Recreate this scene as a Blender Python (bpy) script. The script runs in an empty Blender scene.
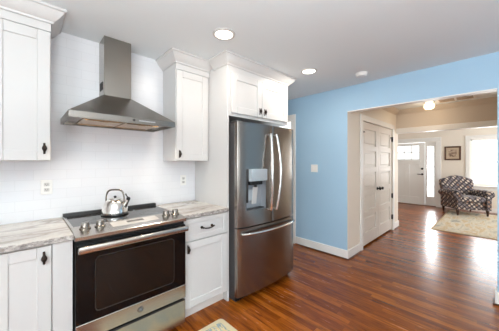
import bpy, bmesh, math
from mathutils import Vector, Matrix, Euler
R = math.radians
sc = bpy.context.scene
col = sc.collection

# ------------------------------------------------------------------ camera, world, sun, exposure
CAM_Z = 1.398
cam_d = bpy.data.cameras.new('camera')
cam_d.sensor_width = 36.0
cam_d.lens = 236.35 * 36.0 / 499.0
cam_d.shift_y = -4.25 / 499.0
cam_d.clip_start = 0.02
cam = bpy.data.objects.new('camera', cam_d)
cam.location = (0, 0, CAM_Z)
cam.rotation_euler = (R(90), 0, R(46.355 - 90))
col.objects.link(cam)
sc.camera = cam

world = bpy.data.worlds.new('daylight')
sc.world = world
world.use_nodes = True
wn = world.node_tree
wn.nodes['Background'].inputs[0].default_value = (0.90, 0.96, 1.0, 1)
wn.nodes['Background'].inputs[1].default_value = 1.9

vs = sc.view_settings
vs.view_transform = 'Standard'
vs.look = 'None'
vs.gamma = 1.0
vs.use_curve_mapping = False
vs.exposure = 0.14


def area_light(name, loc, rot, sx, sy, watts, color=(1, 1, 1)):
    d = bpy.data.lights.new(name, 'AREA')
    d.shape = 'RECTANGLE'
    d.size, d.size_y = sx, sy
    d.energy = watts
    d.color = color
    o = bpy.data.objects.new(name, d)
    o.location = loc
    o.rotation_euler = rot
    col.objects.link(o)
    return o


# daylight entering by visible windows and by added unseen ones (one lamp just outside each pane)
area_light('fill_light_rear', (0.9, -3.22, 1.45), (R(140), 0, 0), 2.3, 1.35, 10, (0.88, 0.95, 1.0))  # added to light the kitchen; its window behind the camera is unseen
area_light('fill_light_side', (-2.42, -1.75, 1.45), (0, R(-120), 0), 1.35, 2.2, 140, (0.88, 0.95, 1.0))  # main kitchen fill, added with an unseen window on the left
area_light('daylight_front', (9.42, 0.05, 1.37), (0, R(90), 0), 1.25, 0.95, 32, (0.97, 0.99, 1.0))
area_light('daylight_sidelight', (9.42, 1.435, 1.1), (0, R(90), 0), 1.5, 0.16, 25, (0.97, 0.99, 1.0))
area_light('fill_light_living', (7.5, -3.45, 1.45), (R(100), 0, 0), 2.2, 1.3, 140, (0.94, 0.97, 1.0))  # added to brighten the living room through an unseen side window


# added fill light without a real source, aimed up to brighten the ceiling
area_light('ceiling_fill', (-0.35, -0.35, 1.65), (R(180), 0, 0), 0.4, 0.4, 95, (0.89, 0.97, 1.0))


# ------------------------------------------------------------------ materials
def srgb(r, g, b):
    def f(c):
        c /= 255.0
        return c / 12.92 if c <= 0.04045 else ((c + 0.055) / 1.055) ** 2.4
    return (f(r), f(g), f(b), 1)


def mat(name, color=None, rough=0.5, metal=0.0, **kw):
    m = bpy.data.materials.new(name)
    m.use_nodes = True
    b = m.node_tree.nodes['Principled BSDF']
    if color is not None:
        b.inputs['Base Color'].default_value = color
    b.inputs['Roughness'].default_value = rough
    b.inputs['Metallic'].default_value = metal
    for k, v in kw.items():
        b.inputs[k].default_value = v
    return m


class NT:
    """small node graph helper"""
    def __init__(self, m):
        self.t = m.node_tree
        self.b = self.t.nodes['Principled BSDF']
        self.co = None

    def n(self, kind, **props):
        nd = self.t.nodes.new(kind)
        for k, v in props.items():
            setattr(nd, k, v)
        return nd

    def link(self, a, b):
        self.t.links.new(a, b)

    def coord(self, scale=(1, 1, 1), rot=(0, 0, 0), loc=(0, 0, 0)):
        if self.co is None:
            self.co = self.n('ShaderNodeTexCoord')
        mp = self.n('ShaderNodeMapping')
        mp.inputs['Scale'].default_value = scale
        mp.inputs['Rotation'].default_value = rot
        mp.inputs['Location'].default_value = loc
        self.link(self.co.outputs['Object'], mp.inputs[0])
        return mp.outputs[0]

    def noise(self, vec, scale=5, detail=4, rough=0.5, dist=0.0):
        nd = self.n('ShaderNodeTexNoise')
        nd.inputs['Scale'].default_value = scale
        nd.inputs['Detail'].default_value = detail
        nd.inputs['Roughness'].default_value = rough
        nd.inputs['Distortion'].default_value = dist
        self.link(vec, nd.inputs['Vector'])
        return nd.outputs[0]

    def math(self, op, a, b=None, c=None):
        nd = self.n('ShaderNodeMath', operation=op)
        for i, v in enumerate((a, b, c)):
            if v is None:
                continue
            if isinstance(v, (int, float)):
                nd.inputs[i].default_value = v
            else:
                self.link(v, nd.inputs[i])
        return nd.outputs[0]

    def ramp(self, fac, stops, interp='LINEAR'):
        nd = self.n('ShaderNodeValToRGB')
        cr = nd.color_ramp
        cr.interpolation = interp
        while len(cr.elements) < len(stops):
            cr.elements.new(0.5)
        for e, (p, c) in zip(cr.elements, stops):
            e.position = p
            e.color = c
        self.link(fac, nd.inputs[0])
        return nd.outputs[0]

    def mix(self, fac, a, b, blend='MIX'):
        nd = self.n('ShaderNodeMix', data_type='RGBA', blend_type=blend)
        for i, v in ((0, fac), (6, a), (7, b)):
            if isinstance(v, (int, float)):
                nd.inputs[i].default_value = v
            elif isinstance(v, tuple):
                nd.inputs[i].default_value = v
            else:
                self.link(v, nd.inputs[i])
        return nd.outputs[2]

    def bump(self, height, strength=0.2, dist=0.002):
        nd = self.n('ShaderNodeBump')
        nd.inputs['Strength'].default_value = strength
        nd.inputs['Distance'].default_value = dist
        self.link(height, nd.inputs['Height'])
        self.link(nd.outputs[0], self.b.inputs['Normal'])

    def color(self, c):
        self.link(c, self.b.inputs['Base Color'])

    def rough(self, c):
        self.link(c, self.b.inputs['Roughness'])


def painted(name, c, rough=0.55, bump=0.08):
    m = mat(name, c, rough)
    g = NT(m)
    v = g.coord()
    n1 = g.noise(v, 2.0, 3)
    g.color(g.mix(g.math('MULTIPLY', n1, 0.06), c, (c[0] * .9, c[1] * .9, c[2] * .9, 1)))
    g.bump(g.noise(v, 320, 2), bump, 0.0006)
    return m


def brushed(name, c, rough=0.28, axis='x', amount=0.03):
    m = mat(name, c, rough, 1.0)
    g = NT(m)
    s = {'x': (3, 220, 220), 'z': (220, 220, 3), 'y': (220, 3, 220)}[axis]
    n1 = g.noise(g.coord(s), 1.0, 3)
    g.rough(g.math('ADD', g.math('MULTIPLY', n1, amount), rough - amount / 2))
    return m


M = {}
M['white'] = painted('white_cabinet_paint', srgb(208, 206, 204), 0.38, 0.03)
M['trim'] = painted('white_trim_paint', srgb(240, 239, 236), 0.4, 0.03)
M['blue'] = painted('sky_blue_wall_paint', srgb(167, 201, 225), 0.6)
M['cream'] = painted('cream_wall_paint', srgb(238, 229, 216), 0.6)
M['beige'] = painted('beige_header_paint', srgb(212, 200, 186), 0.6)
M['offwhite'] = painted('off_white_wall_paint', srgb(232, 232, 230), 0.6)
M['ceiling'] = painted('white_ceiling_paint', srgb(234, 240, 242), 0.8)
M['door_white'] = painted('white_door_paint', srgb(226, 220, 212), 0.42, 0.03)
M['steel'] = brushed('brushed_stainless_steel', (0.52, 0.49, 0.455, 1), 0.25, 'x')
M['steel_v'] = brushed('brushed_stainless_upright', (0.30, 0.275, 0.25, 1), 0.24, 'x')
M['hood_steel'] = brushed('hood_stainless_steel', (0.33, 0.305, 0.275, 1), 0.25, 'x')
M['filter'] = mat('floor_tinted_filter_steel', (0.52, 0.37, 0.23, 1), 0.25, 1.0)  # brown reflection of the floor tinted into the metal colour
M['knob'] = mat('satin_steel_knob', (0.27, 0.24, 0.21, 1), 0.24, 1.0)
M['bright_steel'] = mat('polished_steel', (0.75, 0.74, 0.72, 1), 0.18, 1.0)
M['kettle'] = mat('kettle_steel', (0.80, 0.78, 0.74, 1), 0.14, 1.0)
M['black_glass'] = mat('black_glass', srgb(9, 9, 10), 0.07, 0.0, **{'Specular IOR Level': 0.35})
M['oven_glass'] = mat('smoked_oven_glass', srgb(24, 20, 17), 0.08, 0.0, **{'Specular IOR Level': 0.42})
M['cooktop'] = mat('grey_glass_cooktop', srgb(38, 36, 36), 0.08, 0.0, **{'Specular IOR Level': 0.38})
M['burner'] = mat('burner_ring_print', srgb(110, 108, 106), 0.2)
M['black'] = mat('black_enamel', srgb(18, 18, 19), 0.35)
M['dark_grey'] = mat('dark_grey_case', srgb(54, 52, 52), 0.45)
M['bronze'] = mat('dark_bronze_hardware', srgb(48, 37, 31), 0.4, 0.6)
M['iron'] = mat('black_iron_hardware', srgb(24, 22, 21), 0.45, 0.4)
M['plastic'] = mat('white_plastic', srgb(238, 236, 232), 0.35)
M['lamp_ring'] = mat('satin_lamp_ring', srgb(205, 202, 198), 0.5)
M['socket'] = mat('outlet_socket_plastic', srgb(206, 203, 199), 0.4)
M['slot'] = mat('dark_slot', srgb(60, 58, 56), 0.6)
M['display'] = mat('dispenser_panel_glass', srgb(168, 178, 184), 0.3)
M['disp_cavity'] = mat('dispenser_recess_grey', srgb(150, 156, 162), 0.3, 0.3)
M['range_display'] = mat('range_touch_panel', srgb(205, 198, 190), 0.3)
M['clock'] = mat('clock_window', srgb(120, 114, 108), 0.2)
M['win_border'] = mat('oven_window_border', srgb(40, 37, 35), 0.3)
M['paddle'] = mat('pale_grey_paddle', srgb(196, 196, 194), 0.4)
M['shoe'] = mat('stained_shoe_molding', srgb(82, 44, 20), 0.4)
M['wood_frame'] = mat('dark_walnut_frame', srgb(84, 52, 32), 0.4)
M['chair_leg'] = mat('stained_chair_leg', srgb(58, 32, 20), 0.35)
M['grille'] = mat('beige_vent_metal', srgb(196, 178, 160), 0.5)
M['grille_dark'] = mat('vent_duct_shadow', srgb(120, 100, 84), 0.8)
M['toe'] = painted('white_toe_kick', srgb(226, 222, 216), 0.5, 0.03)


def emitter(name, c, s):
    m = mat(name, (c[0], c[1], c[2], 1), 0.5)
    b = m.node_tree.nodes['Principled BSDF']
    b.inputs['Emission Color'].default_value = (c[0], c[1], c[2], 1)
    b.inputs['Emission Strength'].default_value = s
    return m


M['lamp'] = emitter('lit_lamp_lens', (1.0, 0.93, 0.82), 3.0)
M['bulb'] = emitter('warm_lit_glass', (1.0, 0.82, 0.55), 2.6)
M['hood_lamp'] = emitter('hood_lamp_lens', (1.0, 0.86, 0.66), 8.0)

# clear window glass
m = bpy.data.materials.new('window_glass')
m.use_nodes = True
t = m.node_tree
t.nodes.remove(t.nodes['Principled BSDF'])
tr = t.nodes.new('ShaderNodeBsdfTransparent')
gl = t.nodes.new('ShaderNodeBsdfGlossy')
gl.inputs['Roughness'].default_value = 0.02
mx = t.nodes.new('ShaderNodeMixShader')
mx.inputs[0].default_value = 0.06
t.links.new(tr.outputs[0], mx.inputs[1])
t.links.new(gl.outputs[0], mx.inputs[2])
t.links.new(mx.outputs[0], t.nodes['Material Output'].inputs[0])
M['glass'] = m

# subway tile
m = mat('white_subway_tile', None, 0.3)
g = NT(m)
cx = g.n('ShaderNodeSeparateXYZ')
g.link(g.coord(loc=(0.05, 0, -0.94)), cx.inputs[0])
cb = g.n('ShaderNodeCombineXYZ')
g.link(cx.outputs[0], cb.inputs[0])
g.link(cx.outputs[2], cb.inputs[1])
bk = g.n('ShaderNodeTexBrick')
bk.offset = 0.5
g.link(cb.outputs[0], bk.inputs['Vector'])
bk.inputs['Color1'].default_value = srgb(230, 230, 232)
bk.inputs['Color2'].default_value = srgb(227, 227, 230)
bk.inputs['Mortar'].default_value = srgb(220, 220, 222)
bk.inputs['Scale'].default_value = 1.0
bk.inputs['Mortar Size'].default_value = 0.0016
bk.inputs['Mortar Smooth'].default_value = 0.3
bk.inputs['Brick Width'].default_value = 0.205
bk.inputs['Row Height'].default_value = 0.078
g.color(bk.outputs[0])
g.rough(g.math('ADD', g.math('MULTIPLY', bk.outputs[1], 0.4), 0.3))
g.bump(g.math('SUBTRACT', 1.0, bk.outputs[1]), 0.15, 0.0006)
M['tile'] = m

# oak strip floor, boards running towards the kitchen wall (along Y)
m = mat('stained_oak_boards', None, 0.24, 0.0, **{'Specular IOR Level': 0.36, 'Coat Weight': 0.06, 'Coat Roughness': 0.2})
g = NT(m)
sp = g.n('ShaderNodeSeparateXYZ')
g.link(g.coord(), sp.inputs[0])
BW = 0.0575
xr = g.math('DIVIDE', sp.outputs[0], BW)
row = g.math('FLOOR', xr)
fx = g.math('FRACT', xr)
w1 = g.n('ShaderNodeTexWhiteNoise', noise_dimensions='1D')
g.link(row, w1.inputs['W'])
yo = g.math('ADD', g.math('DIVIDE', sp.outputs[1], 0.85), g.math('MULTIPLY', w1.outputs[0], 7.3))
brd = g.math('FLOOR', yo)
fy = g.math('FRACT', yo)
cmb = g.n('ShaderNodeCombineXYZ')
g.link(row, cmb.inputs[0])
g.link(brd, cmb.inputs[1])
w2 = g.n('ShaderNodeTexWhiteNoise', noise_dimensions='2D')
g.link(cmb.outputs[0], w2.inputs['Vector'])
c2 = g.n('ShaderNodeCombineXYZ')
g.link(g.math('MULTIPLY', sp.outputs[0], 26.0), c2.inputs[0])
g.link(g.math('MULTIPLY', sp.outputs[1], 2.2), c2.inputs[1])
g.link(g.math('MULTIPLY', w2.outputs[0], 40.0), c2.inputs[2])
grain = g.noise(c2.outputs[0], 1.6, 6, 0.62, 0.8)
base = g.ramp(w2.outputs[0], [(0.0, srgb(130, 64, 12)), (0.35, srgb(150, 77, 16)), (0.75, srgb(166, 89, 22)), (1.0, srgb(184, 105, 32))])
gr = g.ramp(grain, [(0.30, srgb(104, 88, 78)), (0.5, srgb(214, 206, 200)), (0.72, srgb(255, 255, 255))])
c = g.mix(0.85, base, gr, 'MULTIPLY')
edge = g.math('LESS_THAN', g.math('MINIMUM', fx, g.math('SUBTRACT', 1.0, fx)), 0.022)
edge2 = g.math('LESS_THAN', fy, 0.0022)
ln = g.math('MAXIMUM', edge, edge2)
c = g.mix(g.math('MULTIPLY', ln, 0.55), c, srgb(38, 20, 10))
g.color(c)
g.rough(g.math('ADD', g.math('MULTIPLY', grain, 0.16), 0.17))
g.bump(g.math('SUBTRACT', grain, g.math('MULTIPLY', ln, 0.7)), 0.12, 0.0015)
M['floor'] = m

# veined stone counter
m = mat('veined_stone_counter', None, 0.22)
g = NT(m)
v = g.coord((1.0, 1.0, 1.0), (0, 0, R(-28)))
v2 = g.coord((1.1, 3.6, 3.0), (0, 0, R(22)))
n1 = g.noise(v2, 1.1, 4, 0.5, 0.7)
n2 = g.noise(v, 46, 5, 0.7)
n3 = g.noise(v2, 0.9, 3, 0.5, 1.4)
c = g.ramp(n1, [(0.26, srgb(178, 168, 160)), (0.42, srgb(206, 197, 188)), (0.55, srgb(218, 210, 202)), (0.75, srgb(226, 220, 213))])
vein = g.math('ABSOLUTE', g.math('SUBTRACT', n3, 0.5))
vf = g.ramp(vein, [(0.0, (1, 1, 1, 1)), (0.022, (0.25, 0.25, 0.25, 1)), (0.05, (0, 0, 0, 1))])
c = g.mix(g.math('MULTIPLY', vf, 0.55), c, srgb(120, 108, 98))
c = g.mix(0.22, c, g.ramp(n2, [(0.35, srgb(120, 112, 106)), (0.6, srgb(255, 255, 255))]), 'MULTIPLY')
g.color(c)
M['stone'] = m
# rough chiselled slab edge
m = mat('chiselled_stone_edge', None, 0.5)
g = NT(m)
v = g.coord((1, 1, 2.4))
n2 = g.noise(v, 34, 6, 0.75)
g.color(g.ramp(n2, [(0.33, srgb(84, 78, 74)), (0.48, srgb(156, 148, 142)), (0.62, srgb(206, 200, 194))]))
g.bump(n2, 0.6, 0.006)
M['stone_edge'] = m

# upholstery: lattice of dark lines with rust and cream flowers
m = mat('patterned_upholstery', None, 0.9)
g = NT(m)
sx = g.n('ShaderNodeSeparateXYZ')
g.link(g.coord(), sx.inputs[0])
X_, Y_, Z_ = sx.outputs
K = 9.5
s_ = g.math('ADD', X_, g.math('MULTIPLY', Y_, 0.9))
zz_ = g.math('ADD', Z_, g.math('MULTIPLY', g.math('SUBTRACT', X_, Y_), 0.22))
u_ = g.math('MULTIPLY', g.math('ADD', s_, zz_), K)
v_ = g.math('MULTIPLY', g.math('SUBTRACT', s_, zz_), K)
cm = g.n('ShaderNodeCombineXYZ')
g.link(g.math('FLOOR', u_), cm.inputs[0]); g.link(g.math('FLOOR', v_), cm.inputs[1])
wnz = g.n('ShaderNodeTexWhiteNoise', noise_dimensions='2D')
g.link(cm.outputs[0], wnz.inputs['Vector'])
du = g.math('ABSOLUTE', g.math('SUBTRACT', g.math('FRACT', u_), 0.5))
dv = g.math('ABSOLUTE', g.math('SUBTRACT', g.math('FRACT', v_), 0.5))
c = g.ramp(wnz.outputs[0], [(0.0, srgb(190, 170, 152)), (0.3, srgb(150, 112, 92)), (0.5, srgb(206, 192, 178)), (0.75, srgb(120, 114, 120))], 'CONSTANT')
c = g.mix(g.math('GREATER_THAN', g.math('ADD', du, dv), 0.36), c, srgb(112, 102, 100))
c = g.mix(g.math('GREATER_THAN', g.math('MAXIMUM', du, dv), 0.39), c, srgb(46, 43, 52))
g.color(c)
g.bump(g.noise(g.coord(), 260, 2), 0.3, 0.001)
M['fabric'] = m

# living room rug: soft mottled bands
m = mat('faded_area_rug', None, 0.95)
g = NT(m)
n1 = g.noise(g.coord((0.9, 3.2, 1)), 2.0, 4, 0.6, 0.6)
n2 = g.noise(g.coord(), 60, 3)
c = g.ramp(n1, [(0.3, srgb(146, 146, 140)), (0.42, srgb(200, 190, 170)), (0.5, srgb(214, 205, 186)), (0.58, srgb(200, 174, 134)), (0.7, srgb(216, 210, 196))])
c = g.mix(0.3, c, g.ramp(n2, [(0.3, srgb(150, 140, 128)), (0.65, srgb(255, 255, 255))]), 'MULTIPLY')
g.color(c)
g.bump(n2, 0.5, 0.004)
M['rug'] = m
m = mat('rug_binding', srgb(170, 148, 112), 0.95)
M['rug_edge'] = m

# kitchen mat: cream border, blue-grey leaves
m = mat('printed_kitchen_mat', None, 0.9)
g = NT(m)
n1 = g.noise(g.coord((7, 2.6, 1), (0, 0, R(20))), 2.6, 3, 0.5, 1.2)
c = g.ramp(n1, [(0.40, srgb(214, 196, 150)), (0.45, srgb(120, 140, 148)), (0.53, srgb(150, 166, 170)), (0.58, srgb(224, 206, 160)), (0.68, srgb(196, 170, 116))])
g.color(c)
g.bump(g.noise(g.coord(), 300, 2), 0.4, 0.002)
M['mat'] = m
M['mat_edge'] = mat('cream_mat_border', srgb(218, 202, 164), 0.9)

# sepia print in the frame
m = mat('sepia_print', None, 0.5)
g = NT(m)
n1 = g.noise(g.coord((1, 1, 1)), 13, 4, 0.6, 0.8)
g.color(g.ramp(n1, [(0.36, srgb(96, 78, 66)), (0.5, srgb(168, 144, 124)), (0.66, srgb(206, 190, 170))]))
M['print'] = m
M['mount'] = mat('beige_picture_mount', srgb(196, 176, 152), 0.7)
M['lawn'] = mat('lawn', srgb(150, 165, 130), 0.9)


# ------------------------------------------------------------------ mesh builder
class MB:
    def __init__(self):
        self.bm = bmesh.new()

    def _mi(self, faces, mi):
        for f in faces:
            f.material_index = mi

    def box(self, x0, x1, y0, y1, z0, z1, bev=0.0, mi=0, seg=1):
        if x1 < x0: x0, x1 = x1, x0
        if y1 < y0: y0, y1 = y1, y0
        if z1 < z0: z0, z1 = z1, z0
        vs_ = [self.bm.verts.new((x, y, z)) for x in (x0, x1) for y in (y0, y1) for z in (z0, z1)]
        q = [(0, 1, 3, 2), (4, 6, 7, 5), (0, 4, 5, 1), (2, 3, 7, 6), (0, 2, 6, 4), (1, 5, 7, 3)]
        fs = [self.bm.faces.new([vs_[i] for i in a]) for a in q]
        self._mi(fs, mi)
        if bev > 0:
            es = list({e for f in fs for e in f.edges})
            r = bmesh.ops.bevel(self.bm, geom=es, offset=bev, segments=seg, profile=0.5, affect='EDGES', material=-1)
            self._mi(r['faces'], mi)
        return self

    def prism(self, pts, axis, a, b, mi=0):
        """polygon pts in the plane across `axis`, extruded from a to b"""
        def P(u, v, w):
            return {'x': (w, u, v), 'y': (u, w, v), 'z': (u, v, w)}[axis]
        A = [self.bm.verts.new(P(u, v, a)) for u, v in pts]
        B = [self.bm.verts.new(P(u, v, b)) for u, v in pts]
        n = len(pts)
        fs = [self.bm.faces.new(A[::-1]), self.bm.faces.new(B)]
        for i in range(n):
            fs.append(self.bm.faces.new((A[i], A[(i + 1) % n], B[(i + 1) % n], B[i])))
        self._mi(fs, mi)
        return self

    def loft(self, rings, cap=True, mi=0, closed=False):
        rr = [[self.bm.verts.new(p) for p in ring] for ring in rings]
        fs = []
        m_ = len(rr)
        for k in range(m_ if closed else m_ - 1):
            A, B = rr[k], rr[(k + 1) % m_]
            n = len(A)
            for i in range(n):
                fs.append(self.bm.faces.new((A[i], A[(i + 1) % n], B[(i + 1) % n], B[i])))
        if cap and not closed:
            fs.append(self.bm.faces.new(rr[0][::-1]))
            fs.append(self.bm.faces.new(rr[-1]))
        self._mi(fs, mi)
        return self

    def lathe(self, prof, c=(0, 0, 0), n=24, axis='z', mi=0):
        """prof: list of (radius, height) along axis"""
        rings = []
        for r, h in prof:
            r = max(r, 1e-4)
            ring = []
            for i in range(n):
                a = 2 * math.pi * i / n
                u, v = r * math.cos(a), r * math.sin(a)
                p = {'z': (u, v, h), 'y': (v, h, u), 'x': (h, u, v)}[axis]
                ring.append((c[0] + p[0], c[1] + p[1], c[2] + p[2]))
            rings.append(ring)
        return self.loft(rings, True, mi)

    def tube(self, pts, r, n=10, mi=0, flat=1.0):
        pts = [Vector(p) for p in pts]
        rs = r if isinstance(r, (list, tuple)) else [r] * len(pts)
        rings = []
        up0 = None
        for i, p in enumerate(pts):
            d = (pts[min(i + 1, len(pts) - 1)] - pts[max(i - 1, 0)]).normalized()
            if up0 is None:
                up0 = Vector((0, 0, 1)) if abs(d.z) < 0.8 else Vector((1, 0, 0))
            s = d.cross(up0).normalized()
            u = s.cross(d).normalized()
            up0 = u
            rings.append([p + (s * math.cos(2 * math.pi * k / n) + u * math.sin(2 * math.pi * k / n) * flat) * rs[i] for k in range(n)])
        return self.loft(rings, True, mi)

    def build(self, name, material, parent=None, smooth=True, base=None, angle=35):
        bm = self.bm
        bmesh.ops.recalc_face_normals(bm, faces=bm.faces[:])
        off = base if base is not None else (tuple(parent['_b']) if parent is not None and '_b' in parent else (0, 0, 0))
        if any(off):
            bmesh.ops.translate(bm, verts=bm.verts[:], vec=-Vector(off))
        me = bpy.data.meshes.new(name)
        bm.to_mesh(me)
        bm.free()
        mats = material if isinstance(material, (list, tuple)) else [material]
        for mm in mats:
            me.materials.append(mm)
        if smooth:
            me.shade_smooth()
            me.set_sharp_from_angle(angle=R(angle))
        o = bpy.data.objects.new(name, me)
        col.objects.link(o)
        if parent is not None:
            o.parent = parent
            if '_b' in parent:
                o['_b'] = tuple(parent['_b'])
        else:
            o.location = off
            if any(off): o['_b'] = tuple(float(c) for c in off)
        return o


def tag(o, label=None, cat=None, group=None, kind=None):
    if label: o['label'] = label
    if cat: o['category'] = cat
    if group: o['group'] = group
    if kind: o['kind'] = kind
    return o


def thing(name, base, label, cat, group=None, rz=None, kind=None):
    """Empty at the thing's base; parts are drawn in world coordinates unless rz is given (then local)"""
    o = bpy.data.objects.new(name, None)
    o.empty_display_size = 0.05
    o.location = base
    if rz is None:
        o['_b'] = tuple(float(c) for c in base)
    else:
        o.rotation_euler = (0, 0, rz)
    col.objects.link(o)
    return tag(o, label, cat, group, kind)


def copy_tree(o, loc, label=None):
    c = o.copy()
    col.objects.link(c)
    c.location = loc
    if label: c['label'] = label
    def kids(src, dst):
        for ch in [x for x in bpy.data.objects if x.parent == src]:
            d = ch.copy()
            col.objects.link(d)
            d.parent = dst
            kids(ch, d)
    kids(o, c)
    return c


def struct(o, label, cat):
    return tag(o, label, cat, kind='structure')


# ------------------------------------------------------------------ room shell
H = 2.463           # kitchen ceiling
D = 2.479           # face of the tiled kitchen wall
XB = 3.336          # face of the blue wall
YC = 1.475          # closet wall face in the hall
YO = 0.0            # right jamb of the hall opening
XF = 5.70           # end of the hall
XE = 9.15           # far wall of the living room
HO = 2.112          # opening height

b = MB(); b.box(-2.5, 9.6, -3.6, 3.7, -0.06, 0.0)
struct(b.build('floor', M['floor'], smooth=False), 'reddish brown oak strip floor running through kitchen and hall', 'floor')

b = MB(); b.box(-2.42, XE + .1, -3.3, 3.5, H, H + 0.1)
struct(b.build('ceiling', M['ceiling'], smooth=False), 'smooth white ceiling above the kitchen and hall', 'ceiling')

b = MB(); b.box(-2.3, 2.50, D, D + 0.12, 0, H)
struct(b.build('wall_kitchen', M['tile'], smooth=False), 'white subway tiled wall behind the range', 'wall')
# passage behind the refrigerator
b = MB(); b.box(2.42, 2.50, D + .121, 3.4, 0, H); b.box(2.42, XB - .001, 3.4, 3.5, 0, H)
struct(b.build('wall_passage', M['cream'], smooth=False), 'cream passage wall behind the refrigerator', 'wall')


def two_tone_wall(name, boxes, label, mats=('blue', 'cream')):
    b = MB()
    for bx in boxes:
        b.box(*bx)
    bmesh.ops.recalc_face_normals(b.bm, faces=b.bm.faces[:])
    for f in b.bm.faces:
        f.material_index = 0 if f.normal.x < -0.5 else 1
    struct(b.build(name, [M[mats[0]], M[mats[1]]], smooth=False), label, 'wall')


XB2 = 3.45
two_tone_wall('wall_right', [
    (XB, XB2, YC, 2.45, 0, H), (XB, XB2, 2.45, 3.22, 2.10, H), (XB, XB2, 3.22, 3.5, 0, H),
    (XB, XB2, YO, YC, HO, H), (XB, XB2, -3.3, YO, 0, H)],
    'sky blue wall with a wide cased opening to the hall')
b = MB(); b.box(XB, XB2, YO, YC, HO - 0.012, HO)
struct(b.build('trim_1', M['trim'], smooth=False), 'white strip under the blue header of the hall opening', 'trim')

# closet wall with a double door opening
DX0, DX1, DZ = 3.87, 5.42, 2.045
b = MB()
b.box(XB2, DX0, YC, YC + .11, 0, H); b.box(DX1, XF + .12, YC, YC + .11, 0, H); b.box(DX0, DX1, YC, YC + .11, DZ, H)
struct(b.build('wall_closet', M['cream'], smooth=False), 'cream hall wall around the closet double doors', 'wall')
b = MB(); b.box(DX0 - .2, DX1 + .2, YC + .7, YC + .75, 0, H); b.box(DX0 - .25, DX0 - .2, YC + .11, YC + .75, 0, H); b.box(DX1 + .2, DX1 + .25, YC + .11, YC + .75, 0, H)
struct(b.build('wall_closet_back', M['cream'], smooth=False), 'closet interior hidden behind the double doors', 'wall')
# header at the end of the hall
b = MB(); b.box(XF, XF + .12, -0.25, YC, 2.085, H)
struct(b.build('wall_hall_header', M['beige'], smooth=False), 'cream header above the living room opening', 'wall')
b = MB(); b.box(XF - .02, XF + .14, -0.25, YC - .001, 1.985, 2.085, .004)
struct(b.build('trim_2', M['trim'], smooth=False), 'white casing under the living room header', 'trim')
b = MB(); b.box(XB2, XF + .12, -0.37, -0.25, 0, H)
struct(b.build('wall_hall', M['cream'], smooth=False), 'cream hall wall hidden behind the opening', 'wall')

# living room shell (window and door openings in the far wall)
WY0, WY1, WZ0, WZ1 = -0.42, 0.53, 0.74, 2.02
EY0, EY1 = 1.17, 2.62   # entry opening: side light and door
b = MB()
for bx in [(XE, XE + .14, -3.4, WY0, 0, H), (XE, XE + .14, WY0, WY1, 0, WZ0), (XE, XE + .14, WY0, WY1, WZ1, H),
           (XE, XE + .14, WY1, 1.30, 0, H), (XE, XE + .14, 1.30, 2.56, 2.0, H), (XE, XE + .14, 2.56, 3.5, 0, H)]:
    b.box(*bx)
struct(b.build('wall_far', M['cream'], smooth=False), 'cream far wall with front door and window', 'wall')
b = MB()
b.box(XF + .12, XE, 3.4, 3.5, 0, H)
b.box(XF, XF + .12, YC + .11, 3.5, 0, H)
struct(b.build('wall_living_left', M['cream'], smooth=False), 'cream living room wall left of the front door', 'wall')
b = MB()
b.box(XF + .12, 6.4, -3.4, -3.3, 0, H); b.box(8.6, XE, -3.4, -3.3, 0, H); b.box(6.4, 8.6, -3.4, -3.3, 0, .8); b.box(6.4, 8.6, -3.4, -3.3, 2.1, H)
b.box(XF, XF + .12, -3.3, -.37, 0, H)
struct(b.build('wall_living_right', M['cream'], smooth=False), 'cream living room wall with an added side window', 'wall')
# kitchen: rear and left walls with added windows, behind the camera
b = MB()
b.box(-2.3, -.25, -3.1, -3.0, 0, H); b.box(2.05, XB, -3.1, -3.0, 0, H); b.box(-.25, 2.05, -3.1, -3.0, 0, .78); b.box(-.25, 2.05, -3.1, -3.0, 2.12, H)
struct(b.build('wall_rear', M['offwhite'], smooth=False), 'rear kitchen wall with a wide added window', 'wall')
b = MB()
b.box(-2.4, -2.3, -3.1, -2.85, 0, H); b.box(-2.4, -2.3, -.65, 2.6, 0, H); b.box(-2.4, -2.3, -2.85, -.65, 0, .78); b.box(-2.4, -2.3, -2.85, -.65, 2.12, H)
struct(b.build('wall_left', M['offwhite'], smooth=False), 'left kitchen wall with an added window', 'wall')

# baseboards
def baseboard(name, boxes, label, shoe=()):
    b = MB()
    for bx in boxes:
        x0, x1, y0, y1 = bx
        b.box(x0, x1, y0, y1, 0, 0.128, 0.004)
    o = struct(b.build(name, M['trim']), label, 'baseboard')
    b = MB()
    for (x0, x1, y0, y1) in shoe:
        b.box(x0, x1, y0, y1, 0, 0.017, 0.003)
    if shoe:
        b.build('shoe_molding', M['shoe'], o)


baseboard('baseboard_right', [(XB - .016, XB, YC - .016, 2.352)], 'white baseboard along the foot of the blue wall', [(XB - .030, XB - .0155, YC - .030, 2.352)])
baseboard('baseboard_closet', [(XB, 3.778, YC - .016, YC)], 'white baseboard between the blue corner and closet doors', [(XB - .0155, 3.778, YC - .030, YC - .0155)])
baseboard('baseboard_hall', [(5.512, XF + .12, YC - .016, YC), (XF + .12, XF + .136, YC - .016, YC + .1)], 'white baseboard at the far end of the closet wall', [(5.512, XF + .136, YC - .030, YC - .0155)])
baseboard('baseboard_jamb', [(XB - .016, XB2, YO, YO + .016), (XB - .016, XB, -3.0, YO)], 'white baseboard on the right jamb of the hall opening', [(XB - .0155, XB2, YO + .0155, YO + .030), (XB - .030, XB - .0155, -3.0, YO + .030)])
baseboard('baseboard_far', [(XE - .016, XE, -3.3, 1.165)], 'white baseboard under the living room window')

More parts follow.
